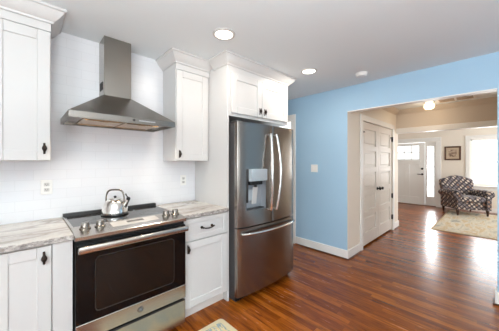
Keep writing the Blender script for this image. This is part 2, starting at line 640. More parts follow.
# crown in the hall
def crown(mb, path, zt, prof, mi=0, part=None):
    """profile (outward, below top) swept with mitres on a list of xy points; outward is to the right of travel"""
    rings = []
    n = len(path)
    for i in range(n):
        p = Vector(path[i])
        d0 = (Vector(path[i]) - Vector(path[i - 1])).normalized() if i > 0 else None
        d1 = (Vector(path[i + 1]) - Vector(path[i])).normalized() if i < n - 1 else None
        if d0 is None: d0 = d1
        if d1 is None: d1 = d0
        n0 = Vector((d0.y, -d0.x)); n1 = Vector((d1.y, -d1.x))
        mdir = (n0 + n1)
        mdir = mdir / max(mdir.dot(n0), 1e-6)
        rings.append([(p.x + mdir.x * o, p.y + mdir.y * o, zt - dz) for o, dz in prof])
    mb.loft(rings[part[0]:part[1]] if part else rings, True, mi)


CROWN = [(0.0, 0.098), (0.010, 0.098), (0.013, 0.084), (0.024, 0.078), (0.046, 0.056), (0.064, 0.030), (0.070, 0.020), (0.080, 0.016), (0.080, 0.001), (0.0, 0.001)]
b = MB()
crown(b, [(XB2, YC), (XF, YC), (XF, -0.25)], H, CROWN)
struct(b.build('trim_3', M['beige']), 'crown molding where the hall walls meet the ceiling', 'trim')

# passage door casing on the blue wall beside the refrigerator
b = MB()
b.box(XB - .02, XB, 2.356, 2.45, 0, 2.10, .003); b.box(XB - .02, XB, 2.356, 3.32, 2.10, 2.195, .003); b.box(XB - .02, XB, 3.22, 3.32, 0, 2.10, .003)
struct(b.build('trim_4', M['trim']), 'white door casing in the corner behind the refrigerator', 'trim')


def plank_door(mb, m_, u0, u1, w0, w1, th, us, ws, rec=0.012):
    """door with recessed panels. us/ws: panel ranges. m_(u, d, w) maps across, depth-into-door, height"""
    def bx(a, b_, c, d, e, f, bev):
        p = m_(a, c, e); q = m_(b_, d, f)
        mb.box(p[0], q[0], p[1], q[1], p[2], q[2], bev)
    bx(u0 + .004, u1 - .004, rec, th, w0 + .004, w1 - .004, 0)
    cu = [u0] + [x for r in us for x in r] + [u1]
    cw = [w0] + [x for r in ws for x in r] + [w1]
    for i in range(0, len(cu), 2):
        bx(cu[i], cu[i + 1], 0, th - .002, w0, w1, .0035)
    for (a, b_) in us:
        for i in range(0, len(cw), 2):
            bx(a, b_, 0.0005, th - .004, cw[i], cw[i + 1], .003)


# closet double doors (five stacked panels each)
def ynorm(y):
    return lambda u, d, w: (u, y + d, w)


def xnorm(x):
    return lambda u, d, w: (x + d, u, w)


mid = (DX0 + DX1) / 2
for i, (a, c, lab) in enumerate([(DX0 + .004, mid - .002, 'left leaf of the white five panel closet doors, nearer the blue corner'),
                                 (mid + .002, DX1 - .004, 'right leaf of the white five panel closet doors, farther down the hall')]):
    b = MB()
    zs = []
    z0, z1 = .028, DZ - .006
    ph = (z1 - z0 - .2 - .115 - 4 * .09) / 5
    z = z0 + .2
    for k in range(5):
        zs.append((z, z + ph)); z += ph + .09
    plank_door(b, ynorm(YC + .012), a, c, z0, z1, .040, [(a + .11, c - .11)], zs, .020)
    for (p0, p1) in zs:
        b.box(a + .145, c - .145, YC + .012 + .009, YC + .012 + .024, p0 + .035, p1 - .035, .007)
    d = struct(b.build('door_%d' % (i + 1), M['door_white']), lab, 'door')
    kx = c - .06 if i == 0 else a + .06
    b = MB(); b.lathe([(.028, YC + .013), (.028, YC + .006), (.012, YC + .002), (.010, YC - .02), (.022, YC - .03), (.028, YC - .042), (.022, YC - .054), (.006, YC - .058)], (kx, 0, .91), 16, 'y')
    b.build('door_knob', M['iron'], d)
    for hz in (1.84, .70 if i else 1.07, .27):
        hx = a if i == 0 else c
        b = MB(); b.box(hx - .016, hx + .016, YC - .004, YC + .012, hz - .045, hz + .045, .002)
        b.lathe([(.008, hz - .05), (.008, hz + .05)], (hx, YC - .008, 0), 8)
        b.build('hinge', M['iron'], d)
    if True:
        # surface latch at the top hinge side
        hx = a + .01 if i == 0 else c - .01
        b = MB(); s = 1 if i == 0 else -1
        b.box(hx, hx + s * .07, YC - .014, YC + .012, 1.86, 1.875, .002)
        b.build('door_catch', M['iron'], d)
b = MB()
for bx in [(DX0 - .09, DX0, 0, DZ), (DX1, DX1 + .09, 0, DZ), (DX0 - .09, DX1 + .09, DZ, DZ + .09)]:
    b.box(bx[0], bx[1], YC - .018, YC, bx[2], bx[3], .004)
struct(b.build('trim_5', M['trim']), 'white casing around the closet double doors', 'trim')

# front door, side light
XD = XE + .02
b = MB()
b2y0, b2y1 = 1.585, 2.50
def xbox(mb, y0, y1, z0, z1, d0, d1, bev=.004): mb.box(XD + d0, XD + d1, y0, y1, z0, z1, bev)
# slab with opening for the lites
z_l0, z_l1 = 1.47, 1.90
xbox(b, b2y0, b2y0 + .15, .01, 1.985, 0, .044); xbox(b, b2y1 - .15, b2y1, .01, 1.985, 0, .044)
xbox(b, b2y0 + .15, b2y1 - .15, .01, .25, 0, .044); xbox(b, b2y0 + .15, b2y1 - .15, z_l1, 1.985, 0, .044)
xbox(b, b2y0 + .15, b2y1 - .15, 1.30, z_l0, 0, .044)
ym = (b2y0 + b2y1) / 2
xbox(b, ym - .055, ym + .055, .25, 1.30, 0, .044)
xbox(b, b2y0 + .14, b2y1 - .14, .24, 1.31, .013, .036, 0)
xbox(b, b2y0 + .10, b2y1 - .10, 1.385, 1.42, -.03, .0)
d = struct(b.build('door_3', M['trim']), 'white craftsman front door with six small glass lites', 'door')
b = MB()
for k in (1, 2):
    y = b2y0 + .15 + (b2y1 - b2y0 - .3) * k / 3
    xbox(b, y - .012, y + .012, z_l0, z_l1, .004, .04, .002)
zz = (z_l0 + z_l1) / 2
xbox(b, b2y0 + .15, b2y1 - .15, zz - .012, zz + .012, .004, .04, .002)
b.build('muntin', M['door_white'], d)
b = MB(); xbox(b, b2y0 + .15, b2y1 - .15, z_l0, z_l1, .02, .024, 0); b.build('pane', M['glass'], d)
b = MB(); b.lathe([(.032, XD + .002), (.032, XD - .012), (.02, XD - .02), (.004, XD - .021)], (0, b2y0 + .065, 1.16), 16, 'x'); b.build('deadbolt', M['iron'], d)
b = MB(); b.lathe([(.032, XD + .002), (.03, XD - .012), (.012, XD - .016), (.012, XD - .05), (.004, XD - .052)], (0, b2y0 + .065, .985), 16, 'x')
b.box(XD - .056, XD - .040, b2y0 + .055, b2y0 + .19, .974, .996, .006); b.build('lever_handle', M['iron'], d)

b = MB()
s0, s1 = 1.35, 1.515
xbox(b, 1.30, s0, .02, 2.0, 0, .08, .003); xbox(b, s1, 1.575, .02, 2.0, 0, .08, .003)
xbox(b, s0, s1, .02, .30, 0, .05, .003); xbox(b, s0, s1, 1.86, 2.0, 0, .05, .003)
for k in range(1, 5):
    z = .30 + (1.86 - .30) * k / 5
    xbox(b, s0, s1, z - .010, z + .010, .008, .036, .002)
w = struct(b.build('window_1', M['trim']), 'tall narrow side light beside the front door', 'window')
b = MB(); xbox(b, s0, s1, .30, 1.86, .02, .024, 0); b.build('pane', M['glass'], w)
b = MB()
b.box(XE - .018, XE, 1.175, 1.30, 0, 2.0, .004); b.box(XE - .018, XE, 1.175, 2.70, 2.0, 2.13, .004); b.box(XE - .018, XE, 2.56, 2.70, 0, 2.0, .004)
struct(b.build('trim_6', M['trim']), 'white casing around the front door and side light', 'trim')
b = MB(); b.box(XE - .03, XE + .14, 1.30, 2.56, 0, .012, .003)
struct(b.build('trim_7', M['wood_frame']), 'dark threshold under the front door', 'trim')

# living room window (double hung)
def window_y(name, x, y0, y1, z0, z1, label, inward=-1):
    b = MB()
    fr = .045
    for (c, d_, e, f) in ((y0, y0 + fr, z0, z1), (y1 - fr, y1, z0, z1), (y0, y1, z0, z0 + fr), (y0, y1, z1 - fr, z1)):
        b.box(x + .03, x + .09, c, d_, e, f, .003)
    zm = (z0 + z1) / 2
    b.box(x + .035, x + .085, y0 + fr, y1 - fr, zm - .022, zm + .022, .003)
    o = struct(b.build(name, M['trim']), label, 'window')
    b = MB(); b.box(x + .055, x + .06, y0 + fr, y1 - fr, z0 + fr, z1 - fr); b.build('pane', M['glass'], o)
    return o


w = window_y('window_2', XE, WY0, WY1, WZ0, WZ1, 'bright white framed window behind the patterned armchair')
b = MB()
b.box(XE - .02, XE, WY1, WY1 + .10, WZ0 - .02, WZ1 + .10, .004); b.box(XE - .02, XE, WY0 - .10, WY0, WZ0 - .02, WZ1 + .10, .004); b.box(XE - .02, XE, WY0, WY1, WZ1, WZ1 + .10, .004)
b.box(XE - .018, XE, WY0 - .1, WY1 + .1, WZ0 - .14, WZ0 - .05, .004)
b.build('window_frame', M['trim'], w)
b = MB(); b.box(XE - .06, XE + .03, WY0 - .12, WY1 + .12, WZ0 - .05, WZ0 - .02, .006); b.build('window_sill', M['trim'], w)

# added unseen windows that let light in from out of view
def window_rear(name, along, c0, c1, at, z0, z1, label, sgn, n=3):
    b = MB()
    fr = .05
    bars = [(c0, c0 + fr, z0, z1), (c1 - fr, c1, z0, z1), (c0, c1, z0, z0 + fr), (c0, c1, z1 - fr, z1), (c0, c1, (z0 + z1) / 2 - .02, (z0 + z1) / 2 + .02)]
    for k in range(1, n):
        c = c0 + (c1 - c0) * k / n
        bars.append((c - .04, c + .04, z0, z1))
    for a, c, e, f in bars:
        if along == 'x': b.box(a, c, at, at + sgn * .05, e, f, .003)
        else: b.box(at, at + sgn * .05, a, c, e, f, .003)
    o = struct(b.build(name, M['trim']), label, 'window')
    b = MB()
    if along == 'x': b.box(c0, c1, at + sgn * .02, at + sgn * .024, z0, z1)
    else: b.box(at + sgn * .02, at + sgn * .024, c0, c1, z0, z1)
    b.build('pane', M['glass'], o)


window_rear('added_window_3', 'x', -.25, 2.05, -3.03, .78, 2.12, 'wide kitchen window added in the unseen rear wall for light', -1)
window_rear('added_window_4', 'y', -2.85, -.65, -2.33, .78, 2.12, 'kitchen window added in the unseen left wall for light', -1)
window_rear('added_window_5', 'x', 6.4, 8.6, -3.33, .8, 2.1, 'living room window added in the unseen side wall for light', -1)  # unseen window, added for the living room fill lamp

# ------------------------------------------------------------------ cabinets
def shaker(mb, x0, x1, z0, z1, yf, st=.062, th=.02):
    plank_door(mb, ynorm(yf), x0, x1, z0, z1, th, [(x0 + st, x1 - st)], [(z0 + st, z1 - st)], .009)


def finial_knob(parent, x, y, z, hgt=.062):
    b = MB()
    b.box(x - .006, x + .006, y - .004, y, z - hgt * .62, z + hgt * .62, .002)
    b.lathe([(.006, y), (.006, y - .014), (.009, y - .018)], (x, 0, z), 10, 'y')
    b.lathe([(.001, -hgt * .55), (.006, -hgt * .45), (.0055, -hgt * .34), (.012, -hgt * .15), (.015, 0), (.012, hgt * .18), (.0055, hgt * .36), (.006, hgt * .46), (.001, hgt * .56)], (x, y - .022, z), 12)
    return b.build('knob', M['bronze'], parent)


UY = 2.171          # face of upper cabinets
UB, UT = 1.400, H - .098
CR = [(o, d) for o, d in CROWN]


def upper_cabinet(x0, x1, yf, zb, label, doors, group=None, crown_path=None, panels=True):
    t = thing('upper_cabinet', ((x0 + x1) / 2, D - .002, zb), label, 'cabinet', group)
    b = MB(); b.box(x0, x1, yf + .02, D - .002, zb, H - .003, .002); b.build('body', M['white'], t)
    b = MB(); fw = .012
    b.box(x0, x1, yf + .004, yf + .024, UT - .055, H - .003, .001)
    b.build('frieze', M['white'], t)
    for (a, c, kx, kz) in doors:
        b = MB(); shaker(b, a, c, zb + .004, UT - .06, yf, .07 if c - a < .36 else .066)
        dd = b.build('door', M['white'], t)
        finial_knob(dd, kx, yf, kz)
    b = MB(); crown(b, crown_path, H, CR); b.build('crown_molding', M['white'], t)
    return t


upper_cabinet(-.485, .138, UY, UB, 'white shaker upper cabinet at the left edge, left of the range hood',
              [(-.168, .134, .102, 1.487), (-.481, -.172, -.204, 1.487)], crown_path=[(-.485, UY), (.138, UY), (.138, D - .002)])
XP, YP = 1.467, 1.857
upper_cabinet(1.079, XP - .002, UY, UB, 'white shaker upper cabinet between range hood and refrigerator cabinet',
              [(1.083, XP - .022, 1.112, 1.47)], crown_path=[(1.079, D - .002), (1.079, UY), (XP - .002, UY)])
XR = 2.455
FB = 1.858
t = thing('upper_cabinet', ((XP + .02 + XR) / 2, D - .002, FB), 'deep white two door cabinet above the refrigerator, with its tall end panel', 'cabinet')
b = MB(); b.box(XP + .021, XR, YP + .02, D - .002, FB, H - .003, .002); b.build('body', M['white'], t)
b = MB(); b.box(XP + .021, XR, YP + .002, YP + .024, UT - .06, H - .003, .001); b.box(XP + .021, XR, YP + .002, YP + .024, FB, FB + .03, .001)
b.box(XP + .021, XP + .045, YP + .002, YP + .024, FB + .03, UT - .06, .001); b.box(XR - .025, XR, YP + .002, YP + .024, FB + .03, UT - .06, .001)
b.build('face_frame', M['white'], t)
xm = 1.957
for a, c, kx in ((XP + .046, xm - .002, xm - .04), (xm + .002, XR - .026, xm + .04)):
    b = MB(); shaker(b, a, c, FB + .032, UT - .062, YP - .014, .072, .018)
    dd = b.build('door', M['white'], t)
    finial_knob(dd, kx, YP - .014, FB + .098)
FC_PATH = [(XP, UY - .081), (XP, YP), (XR, YP), (XR, D - .002)]
b = MB(); crown(b, FC_PATH, H, CR, 0, (1, 4)); b.build('crown_molding', M['white'], t)

# tall end panel left of the refrigerator
b = MB(); b.box(XP, XP + .02, YP, D - .002, 0, H - .003, .0015)
ep = b.build('end_panel', M['white'], t)
b = MB(); crown(b, FC_PATH, H, CR, 0, (0, 2)); b.build('crown_return', M['white'], t)

# base cabinets
CT = .938           # counter top height
CB = .906
YB = 1.85
def base_cabinet(x0, x1, label, door, drawer, filler=None):
    t = thing('base_cabinet', ((x0 + x1) / 2, D - .002, 0), label, 'cabinet')
    b = MB(); b.box(x0, x1, YB + .02, D - .002, .10, CB - .002, .0015)
    b.build('body', M['white'], t)
    b = MB(); b.box(x0, x1, YB + .075, D - .05, 0, .10, .001); b.build('toe_kick', M['toe'], t)
    a, c, z0, z1, kx, kz = door
    b = MB(); shaker(b, a, c, z0, z1, YB, .066)
    dd = b.build('door', M['white'], t)
    finial_knob(dd, kx, YB, kz)
    if x0 < -.3:
        b = MB(); shaker(b, x0 + .006, a - .004, z0, z1, YB, .066)
        finial_knob(b.build('door', M['white'], t), a - .04, YB, kz)
    if drawer:
        a, c, z0, z1 = drawer
        b = MB(); shaker(b, a, c, z0, z1, YB, .045)
        dr = b.build('drawer', M['white'], t)
        xm_ = (a + c) / 2; zz = (z0 + z1) / 2
        b = MB()
        for s in (-1, 1):
            b.lathe([(.013, YB + .009), (.013, YB), (.005, YB - .004), (.005, YB - .026)], (xm_ + s * .055, 0, zz), 10, 'y')
            b.lathe([(.001, .006), (.009, .014), (.001, .024)], (xm_ + s * .058, YB - .026, zz - .014), 10)
        b.tube([(xm_ - .062, YB - .026, zz + .004), (xm_ - .035, YB - .03, zz - .006), (xm_, YB - .031, zz - .010), (xm_ + .035, YB - .03, zz - .006), (xm_ + .062, YB - .026, zz + .004)], [.006, .0055, .0065, .0055, .006], 8)
        b.build('pull', M['bronze'], dr)
    if filler:
        b = MB(); b.box(filler[0], filler[1], YB, YB + .02, .10, CB - .002, .001); b.build('filler_strip', M['white'], t)
    return t


base_cabinet(-.385, .222, 'white shaker base cabinet left of the range under the stone counter', (-.128, .120, .112, CB - .012, .085, .826), None, (.124, .222))
base_cabinet(.986, XP - .002, 'white base cabinet with drawer between range and refrigerator', (.990, XP - .006, .112, .69, 1.026, .632), (.990, XP - .006, .70, CB - .012))


def counter(x0, x1, label, bx):
    b = MB()
    b.box(x0, x1, YB - .022, D - .003, CB, CT, .003)
    bmesh.ops.recalc_face_normals(b.bm, faces=b.bm.faces[:])
    for f in b.bm.faces:
        f.material_index = 1 if f.normal.y < -.5 else 0
    tag(b.build('countertop', [M['stone'], M['stone_edge']], base=(bx, D - .003, CB)), label, 'countertop')


counter(-.40, .226, 'veined stone countertop left of the range', .04)
counter(.984, XP - .002, 'short veined stone countertop between range and refrigerator', 1.2)

# ------------------------------------------------------------------ range
RX0, RX1 = .232, .978
t = thing('range', ((RX0 + RX1) / 2, 2.46, 0), 'stainless electric range with black glass oven door between the base cabinets', 'oven')
b = MB(); b.box(RX0 + .002, RX1 - .002, 1.845, 2.46, .03, .90, .003); b.box(RX0 + .04, RX1 - .04, 1.88, 2.44, 0, .03)
b.build('body', M['black'], t)
# glass cooktop with printed rings
b = MB(); b.box(RX0 + .012, RX1 - .012, 1.992, 2.432, .90, .944, .002)
ck = b.build('cooktop', M['cooktop'], t)
for (x, y, r) in ((.41, 2.11, .095), (.80, 2.12, .08), (.44, 2.31, .075), (.79, 2.315, .095), (.615, 2.34, .05)):
    b = MB()
    n = 40
    for rr in (r, r * .62):
        ring = lambda q, z: [(x + q * math.cos(2 * math.pi * k / n), y + q * math.sin(2 * math.pi * k / n), z) for k in range(n)]
        b.loft([ring(rr, .9435), ring(rr, .9444), ring(rr - .003, .9444), ring(rr - .003, .9435)], False, closed=True)
    b.build('burner_ring', M['burner'], ck)
for x in (RX0 - .004, RX1 - .014):
    b = MB(); b.box(x, x + .018, 1.985, 2.44, .90, .947, .003)
    b.build('side_trim', M['steel'], t)
b = MB(); b.prism([(2.425, .90), (2.425, .957), (2.432, .968), (2.462, .968), (2.462, .90)], 'x', RX0 - .004, RX1 + .004); b.build('back_trim', M['black'], t)
# sloped control panel
CP0, CP1 = (1.800, .926), (1.992, .949)
b = MB(); b.prism([(1.806, .895), (1.798, .900), (1.797, .922), (1.802, .9265), CP1, (1.992, .90)], 'x', RX0 - .004, RX1 + .004)
cp = b.build('control_panel', M['steel'], t, angle=25)
sl = (CP1[1] - CP0[1]) / (CP1[0] - CP0[0])
def cz(y): return CP0[1] + (y - CP0[0]) * sl
b = MB(); y0, y1 = 1.868, 1.962
b.prism([(y0, cz(y0) - .002), (y0, cz(y0) + .0022), (y1, cz(y1) + .0022), (y1, cz(y1) - .002)], 'x', .455, .785); b.build('touch_display', M['range_display'], cp)
b = MB(); y0, y1 = 1.905, 1.945
b.prism([(y0, cz(y0) - .002), (y0, cz(y0) + .003), (y1, cz(y1) + .003), (y1, cz(y1) - .002)], 'x', .56, .68); b.build('clock_display', M['clock'], cp)
for x in (.300, .388, .868, .950):
    y = 1.932
    z = cz(y)
    b = MB()
    b.lathe([(.034, z - .005), (.034, z + .005), (.030, z + .008), (.026, z + .011), (.0245, z + .036), (.021, z + .041), (.0005, z + .042)], (x, y, 0), 24)
    b.box(x - .003, x + .003, y - .024, y - .004, z + .0415, z + .0435, .0008)
    b.build('knob', M['knob'], t)
# dark vent gap, oven door
YD = 1.803
b = MB(); b.box(RX0 + .004, RX1 - .004, 1.822, 1.85, .872, .896, .002)
b.build('vent_gap', M['black'], t)
b = MB(); b.box(RX0, RX1, YD, 1.842, .262, .872, .004)
dr = b.build('oven_door', M['black'], t)
b = MB(); b.box(RX0 + .001, RX1 - .001, YD - .004, YD + .004, .372, .868, .002); b.build('door_glass', M['black_glass'], dr)
b = MB(); b.box(RX0 + .105, RX1 - .105, YD - .0052, YD - .002, .425, .775, .004); b.build('oven_window', M['oven_glass'], dr)
b = MB()
n = 6
def rrect(x0, x1, z0, z1, r, y):
    pts = []
    for (cx_, cz_, a0) in ((x1 - r, z1 - r, 0), (x0 + r, z1 - r, 90), (x0 + r, z0 + r, 180), (x1 - r, z0 + r, 270)):
        for k in range(n):
            a = R(a0 + 90 * k / (n - 1))
            pts.append((cx_ + r * math.cos(a), y, cz_ + r * math.sin(a)))
    return pts
b.loft([rrect(RX0 + .10, RX1 - .10, .42, .78, .03, YD - .003), rrect(RX0 + .10, RX1 - .10, .42, .78, .03, YD - .006),
        rrect(RX0 + .106, RX1 - .106, .426, .774, .026, YD - .006), rrect(RX0 + .106, RX1 - .106, .426, .774, .026, YD - .003)], False, closed=True)
b.build('window_border', M['win_border'], dr)
b = MB(); b.box(RX0, RX1, YD - .006, YD + .006, .264, .370, .003); b.build('lower_band', M['steel'], dr)
b = MB(); b.lathe([(.021, YD - .005), (.021, YD - .0085), (.018, YD - .009)], (.615, 0, .318), 24, 'y')
bd = b.build('badge', M['dark_grey'], dr)
b = MB()
cs = 20
b.loft([[(.615 + q * math.cos(2 * math.pi * k / cs), yy, .318 + q * math.sin(2 * math.pi * k / cs)) for k in range(cs)] for q, yy in ((.0175, YD - .0085), (.0175, YD - .0102), (.0155, YD - .0102), (.0155, YD - .0085))], False, closed=True)
def script_curve(pts): b.tube([(.615 + u, YD - .0095, .318 + v) for u, v in pts], .0011, 6)
script_curve([(-.002, .006), (-.006, .008), (-.010, .004), (-.010, -.003), (-.006, -.006), (-.002, -.003), (-.001, .001), (-.005, .000)])
script_curve([(.009, .006), (.005, .008), (.003, .004), (.006, .001), (.002, -.002), (.004, -.006), (.010, -.004)])
b.build('monogram', M['bright_steel'], bd)
# handle
b = MB()
b.box(RX0 + .004, RX1 - .004, 1.736, 1.762, .828, .872, .010, seg=3)
for x in (RX0 + .022, RX1 - .062):
    b.box(x, x + .040, 1.755, YD + .002, .834, .866, .004)
b.build('door_handle', M['steel'], dr)
b = MB(); b.box(RX0, RX1, YD + .001, 1.842, .045, .248, .004); dw = b.build('storage_drawer', M['steel'], t)
b = MB(); b.box(RX0 + .10, RX1 - .004, YD - .002, YD + .004, .238, .250, .002); b.build('drawer_lip', M['black'], dw)

# ------------------------------------------------------------------ range hood
HX0, HX1, HY0 = .216, .976, 1.985
t = thing('range_hood', (.596, D - .002, 1.70), 'stainless pyramid chimney hood on the tiled wall above the range', 'range hood')
HB, HR = 1.700, 1.746
# hollow rim
b = MB()
b.box(HX0, HX1, HY0, HY0 + .014, HB, HR, .001); b.box(HX0, HX0 + .014, HY0 + .014, D - .002, HB, HR, .001); b.box(HX1 - .014, HX1, HY0 + .014, D - .002, HB, HR, .001)
b.box(HX0 + .014, HX1 - .014, D - .03, D - .002, HB, HR, .001)
b.build('rim', M['hood_steel'], t)
b = MB(); b.box(HX0 + .014, HX1 - .014, HY0 + .014, D - .03, HB + .018, HB + .03, 0); b.build('underside', M['hood_steel'], t)
CX0, CX1, CY0 = .489, .702, 2.288
def rect(x0, x1, y0, y1, z): return [(x0, y0, z), (x1, y0, z), (x1, y1, z), (x0, y1, z)]
b = MB()
b.loft([rect(HX0, HX1, HY0, D - .002, HR), rect(CX0 - .004, CX1 + .004, CY0 - .004, D - .002, 1.958)])
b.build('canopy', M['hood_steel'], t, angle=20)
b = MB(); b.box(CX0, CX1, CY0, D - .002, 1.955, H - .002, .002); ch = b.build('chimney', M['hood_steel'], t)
b = MB(); b.box(CX0 + .003, CX1 - .003, CY0 - .0025, CY0 + .002, 1.957, 2.26, .001); b.build('lower_sleeve', M['hood_steel'], ch)
b = MB()
b.box(CX0 - .002, CX0 + .002, 2.34, 2.43, 2.015, 2.085, .001)
for k in range(5):
    b.box(CX0 - .005, CX0 - .001, 2.345, 2.425, 2.024 + k * .012, 2.030 + k * .012, 0)
b.build('side_vent', M['slot'], ch)
for a, c in ((HX0 + .10, .590), (.602, HX1 - .10)):
    b = MB(); b.box(a, c, HY0 + .10, D - .06, HB + .008, HB + .018, .002)
    b.box(a + .01, c - .01, HY0 + .112, HY0 + .124, HB + .003, HB + .009, .001); b.box(a + .01, c - .01, D - .084, D - .072, HB + .003, HB + .009, .001)
    b.box((a + c) / 2 - .03, (a + c) / 2 + .03, HY0 + .135, HY0 + .160, HB + .002, HB + .009, .002)
    b.build('filter', M['filter'], t)
for x in (.33, .862):
    b = MB(); b.lathe([(.032, HB + .019), (.032, HB + .012), (.026, HB + .011)], (x, HY0 + .055, 0), 20); ring = b.build('lamp_ring', M['bright_steel'], t)
    b = MB(); b.lathe([(.024, HB + .0108), (.022, HB + .0098), (.001, HB + .0095)], (x, HY0 + .055, 0), 20); b.build('lamp_lens', M['hood_lamp'], ring)
    ld = bpy.data.lights.new('hood_lamp', 'SPOT'); ld.energy = 5.5; ld.color = (1, .80, .58); ld.spot_size = R(130); ld.spot_blend = .6; ld.shadow_soft_size = .025
    lo = bpy.data.objects.new('hood_lamp', ld); lo.location = (x, HY0 + .055, HB + .004); col.objects.link(lo)
b = MB()
b.lathe([(.009, HY0 + .002), (.009, HY0 - .004), (.006, HY0 - .006)], (.63, 0, (HB + HR) / 2), 14, 'y')
b.build('power_button', M['slot'], t)
b = MB()
b.box(.668, .800, HY0 - .003, HY0 + .002, .5 * (HB + HR) - .006, .5 * (HB + HR) + .006, .0015)
b.build('control_strip', M['bright_steel'], t)

# ------------------------------------------------------------------ kettle
KX, KY, KZ = .565, 2.262, .9446
t = thing('kettle', (KX, KY, KZ), 'shiny stainless tea kettle with arched handle on the cooktop', 'kettle', rz=R(0))
b = MB()
b.lathe([(.080, 0), (.099, .004), (.103, .014), (.101, .03), (.096, .055), (.087, .085), (.074, .11), (.058, .126), (.053, .129)], n=40)
b.build('body', M['kettle'], t)
b = MB(); b.lathe([(.098, .0005), (.1035, .002), (.1035, .007), (.101, .008)], n=40); b.build('base_band', M['black'], t)
b = MB(); b.lathe([(.055, .1275), (.053, .132), (.038, .139), (.015, .143), (.001, .144)], n=32); ld_ = b.build('lid', M['kettle'], t)
b = MB(); b.lathe([(.007, .142), (.006, .146), (.012, .150), (.012, .154), (.007, .158), (.001, .159)], n=18); b.build('lid_knob', M['black'], ld_)
a = R(-44)   # spout direction
ux, uy = math.cos(a), math.sin(a)
b = MB()
b.tube([(ux * r, uy * r, z) for r, z in ((.070, .062), (.088, .086), (.104, .112), (.114, .132))], [.027, .021, .016, .0135], 16)
sp_ = b.build('spout', M['kettle'], t)
b = MB()
b.tube([(ux * r, uy * r, z) for r, z in ((.110, .124), (.116, .137), (.121, .146))], [.0155, .0165, .008], 14)
b.tube([(ux * r, uy * r, z) for r, z in ((.112, .142), (.098, .158), (.090, .176))], [.005, .005, .006], 8)
b.build('whistle', M['black'], sp_)
b = MB()
pts = []
for k in range(15):
    f = k / 14
    ang = math.pi * (1 - f)
    r_ = .078 * math.copysign(abs(math.cos(ang)) ** .55, math.cos(ang))
    z = .098 + .112 * (math.sin(ang) ** .6)
    pts.append((ux * r_, uy * r_, z))
b.tube(pts, [.006] * 3 + [.0075] * 9 + [.006] * 3, 10)
for s in (-1, 1):
    b.lathe([(.010, .085), (.010, .105), (.006, .110)], (ux * s * .076, uy * s * .076, 0), 10)
b.build('handle', M['knob'], t)

# ------------------------------------------------------------------ refrigerator
FX0, FX1 = 1.492, 2.405
FM = (FX0 + FX1) / 2
def yfr(x):
    u = (x - FM) / ((FX1 - FX0) / 2)
    return 1.690 + .036 * u * u + .010 * u ** 8
t = thing('refrigerator', (FM, 2.46, 0), 'stainless french door refrigerator with bottom freezer drawer', 'refrigerator')
b = MB(); b.box(FX0 + .004, FX1 - .004, 1.785, 2.465, .025, 1.775, .004); b.box(FX0 + .03, FX1 - .03, 1.80, 2.44, 0, .025)
b.build('case', M['dark_grey'], t)
b = MB(); b.box(FX0 + .01, FX1 - .01, 1.765, 1.79, .022, .066, .003); b.build('toe_grille', M['black'], t)


def curved_slab(mb, x0, x1, z0, z1, yback, hole=None, nx=16, mi=0, rnd=.007):
    """door slab with the bowed front; hole = (hx0, hx1, hz0, hz1, depth)"""
    xs = [x0, x0 + rnd * .3, x0 + rnd] + [x0 + rnd + (x1 - x0 - 2 * rnd) * k / nx for k in range(1, nx)] + [x1 - rnd, x1 - rnd * .3, x1]
    if hole:
        xs = [x for x in xs if min(abs(x - hole[0]), abs(x - hole[1])) > .008] + [hole[0], hole[1]]
        xs.sort()
    def yf(x):
        e = min(x - x0, x1 - x)
        k = max(0.0, 1 - e / rnd)
        return yfr(x) + rnd * (1 - math.sqrt(max(0, 1 - k * k)))
    zs = [z0] + ([hole[2], hole[3]] if hole else []) + [z1]
    bm = mb.bm
    F = [[bm.verts.new((x, yf(x), z)) for z in zs] for x in xs]
    Bk = [[bm.verts.new((x, yback, z)) for z in zs] for x in xs]
    for i in range(len(xs) - 1):
        for j in range(len(zs) - 1):
            ish = hole and hole[0] - 1e-6 <= xs[i] and xs[i + 1] <= hole[1] + 1e-6 and j == 1
            if not ish:
                bm.faces.new((F[i][j], F[i + 1][j], F[i + 1][j + 1], F[i][j + 1]))
            bm.faces.new((Bk[i][j], Bk[i][j + 1], Bk[i + 1][j + 1], Bk[i + 1][j]))
        bm.faces.new((F[i][0], Bk[i][0], Bk[i + 1][0], F[i + 1][0]))
        bm.faces.new((F[i][-1], F[i + 1][-1], Bk[i + 1][-1], Bk[i][-1]))
    for i in (0, -1):
        for j in range(len(zs) - 1):
            bm.faces.new((F[i][j], F[i][j + 1], Bk[i][j + 1], Bk[i][j]))


HZ = (.905, 1.200)
HXR = (1.592, 1.852)
b = MB(); curved_slab(b, FX0, FM - .003, .748, 1.785, 1.775, (HXR[0], HXR[1], HZ[0], HZ[1]))
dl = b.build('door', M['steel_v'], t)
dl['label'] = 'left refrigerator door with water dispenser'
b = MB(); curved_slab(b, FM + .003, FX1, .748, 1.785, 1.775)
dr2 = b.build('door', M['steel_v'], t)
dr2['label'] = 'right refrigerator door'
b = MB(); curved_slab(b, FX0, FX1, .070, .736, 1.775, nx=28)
fz = b.build('freezer_drawer', M['steel_v'], t)
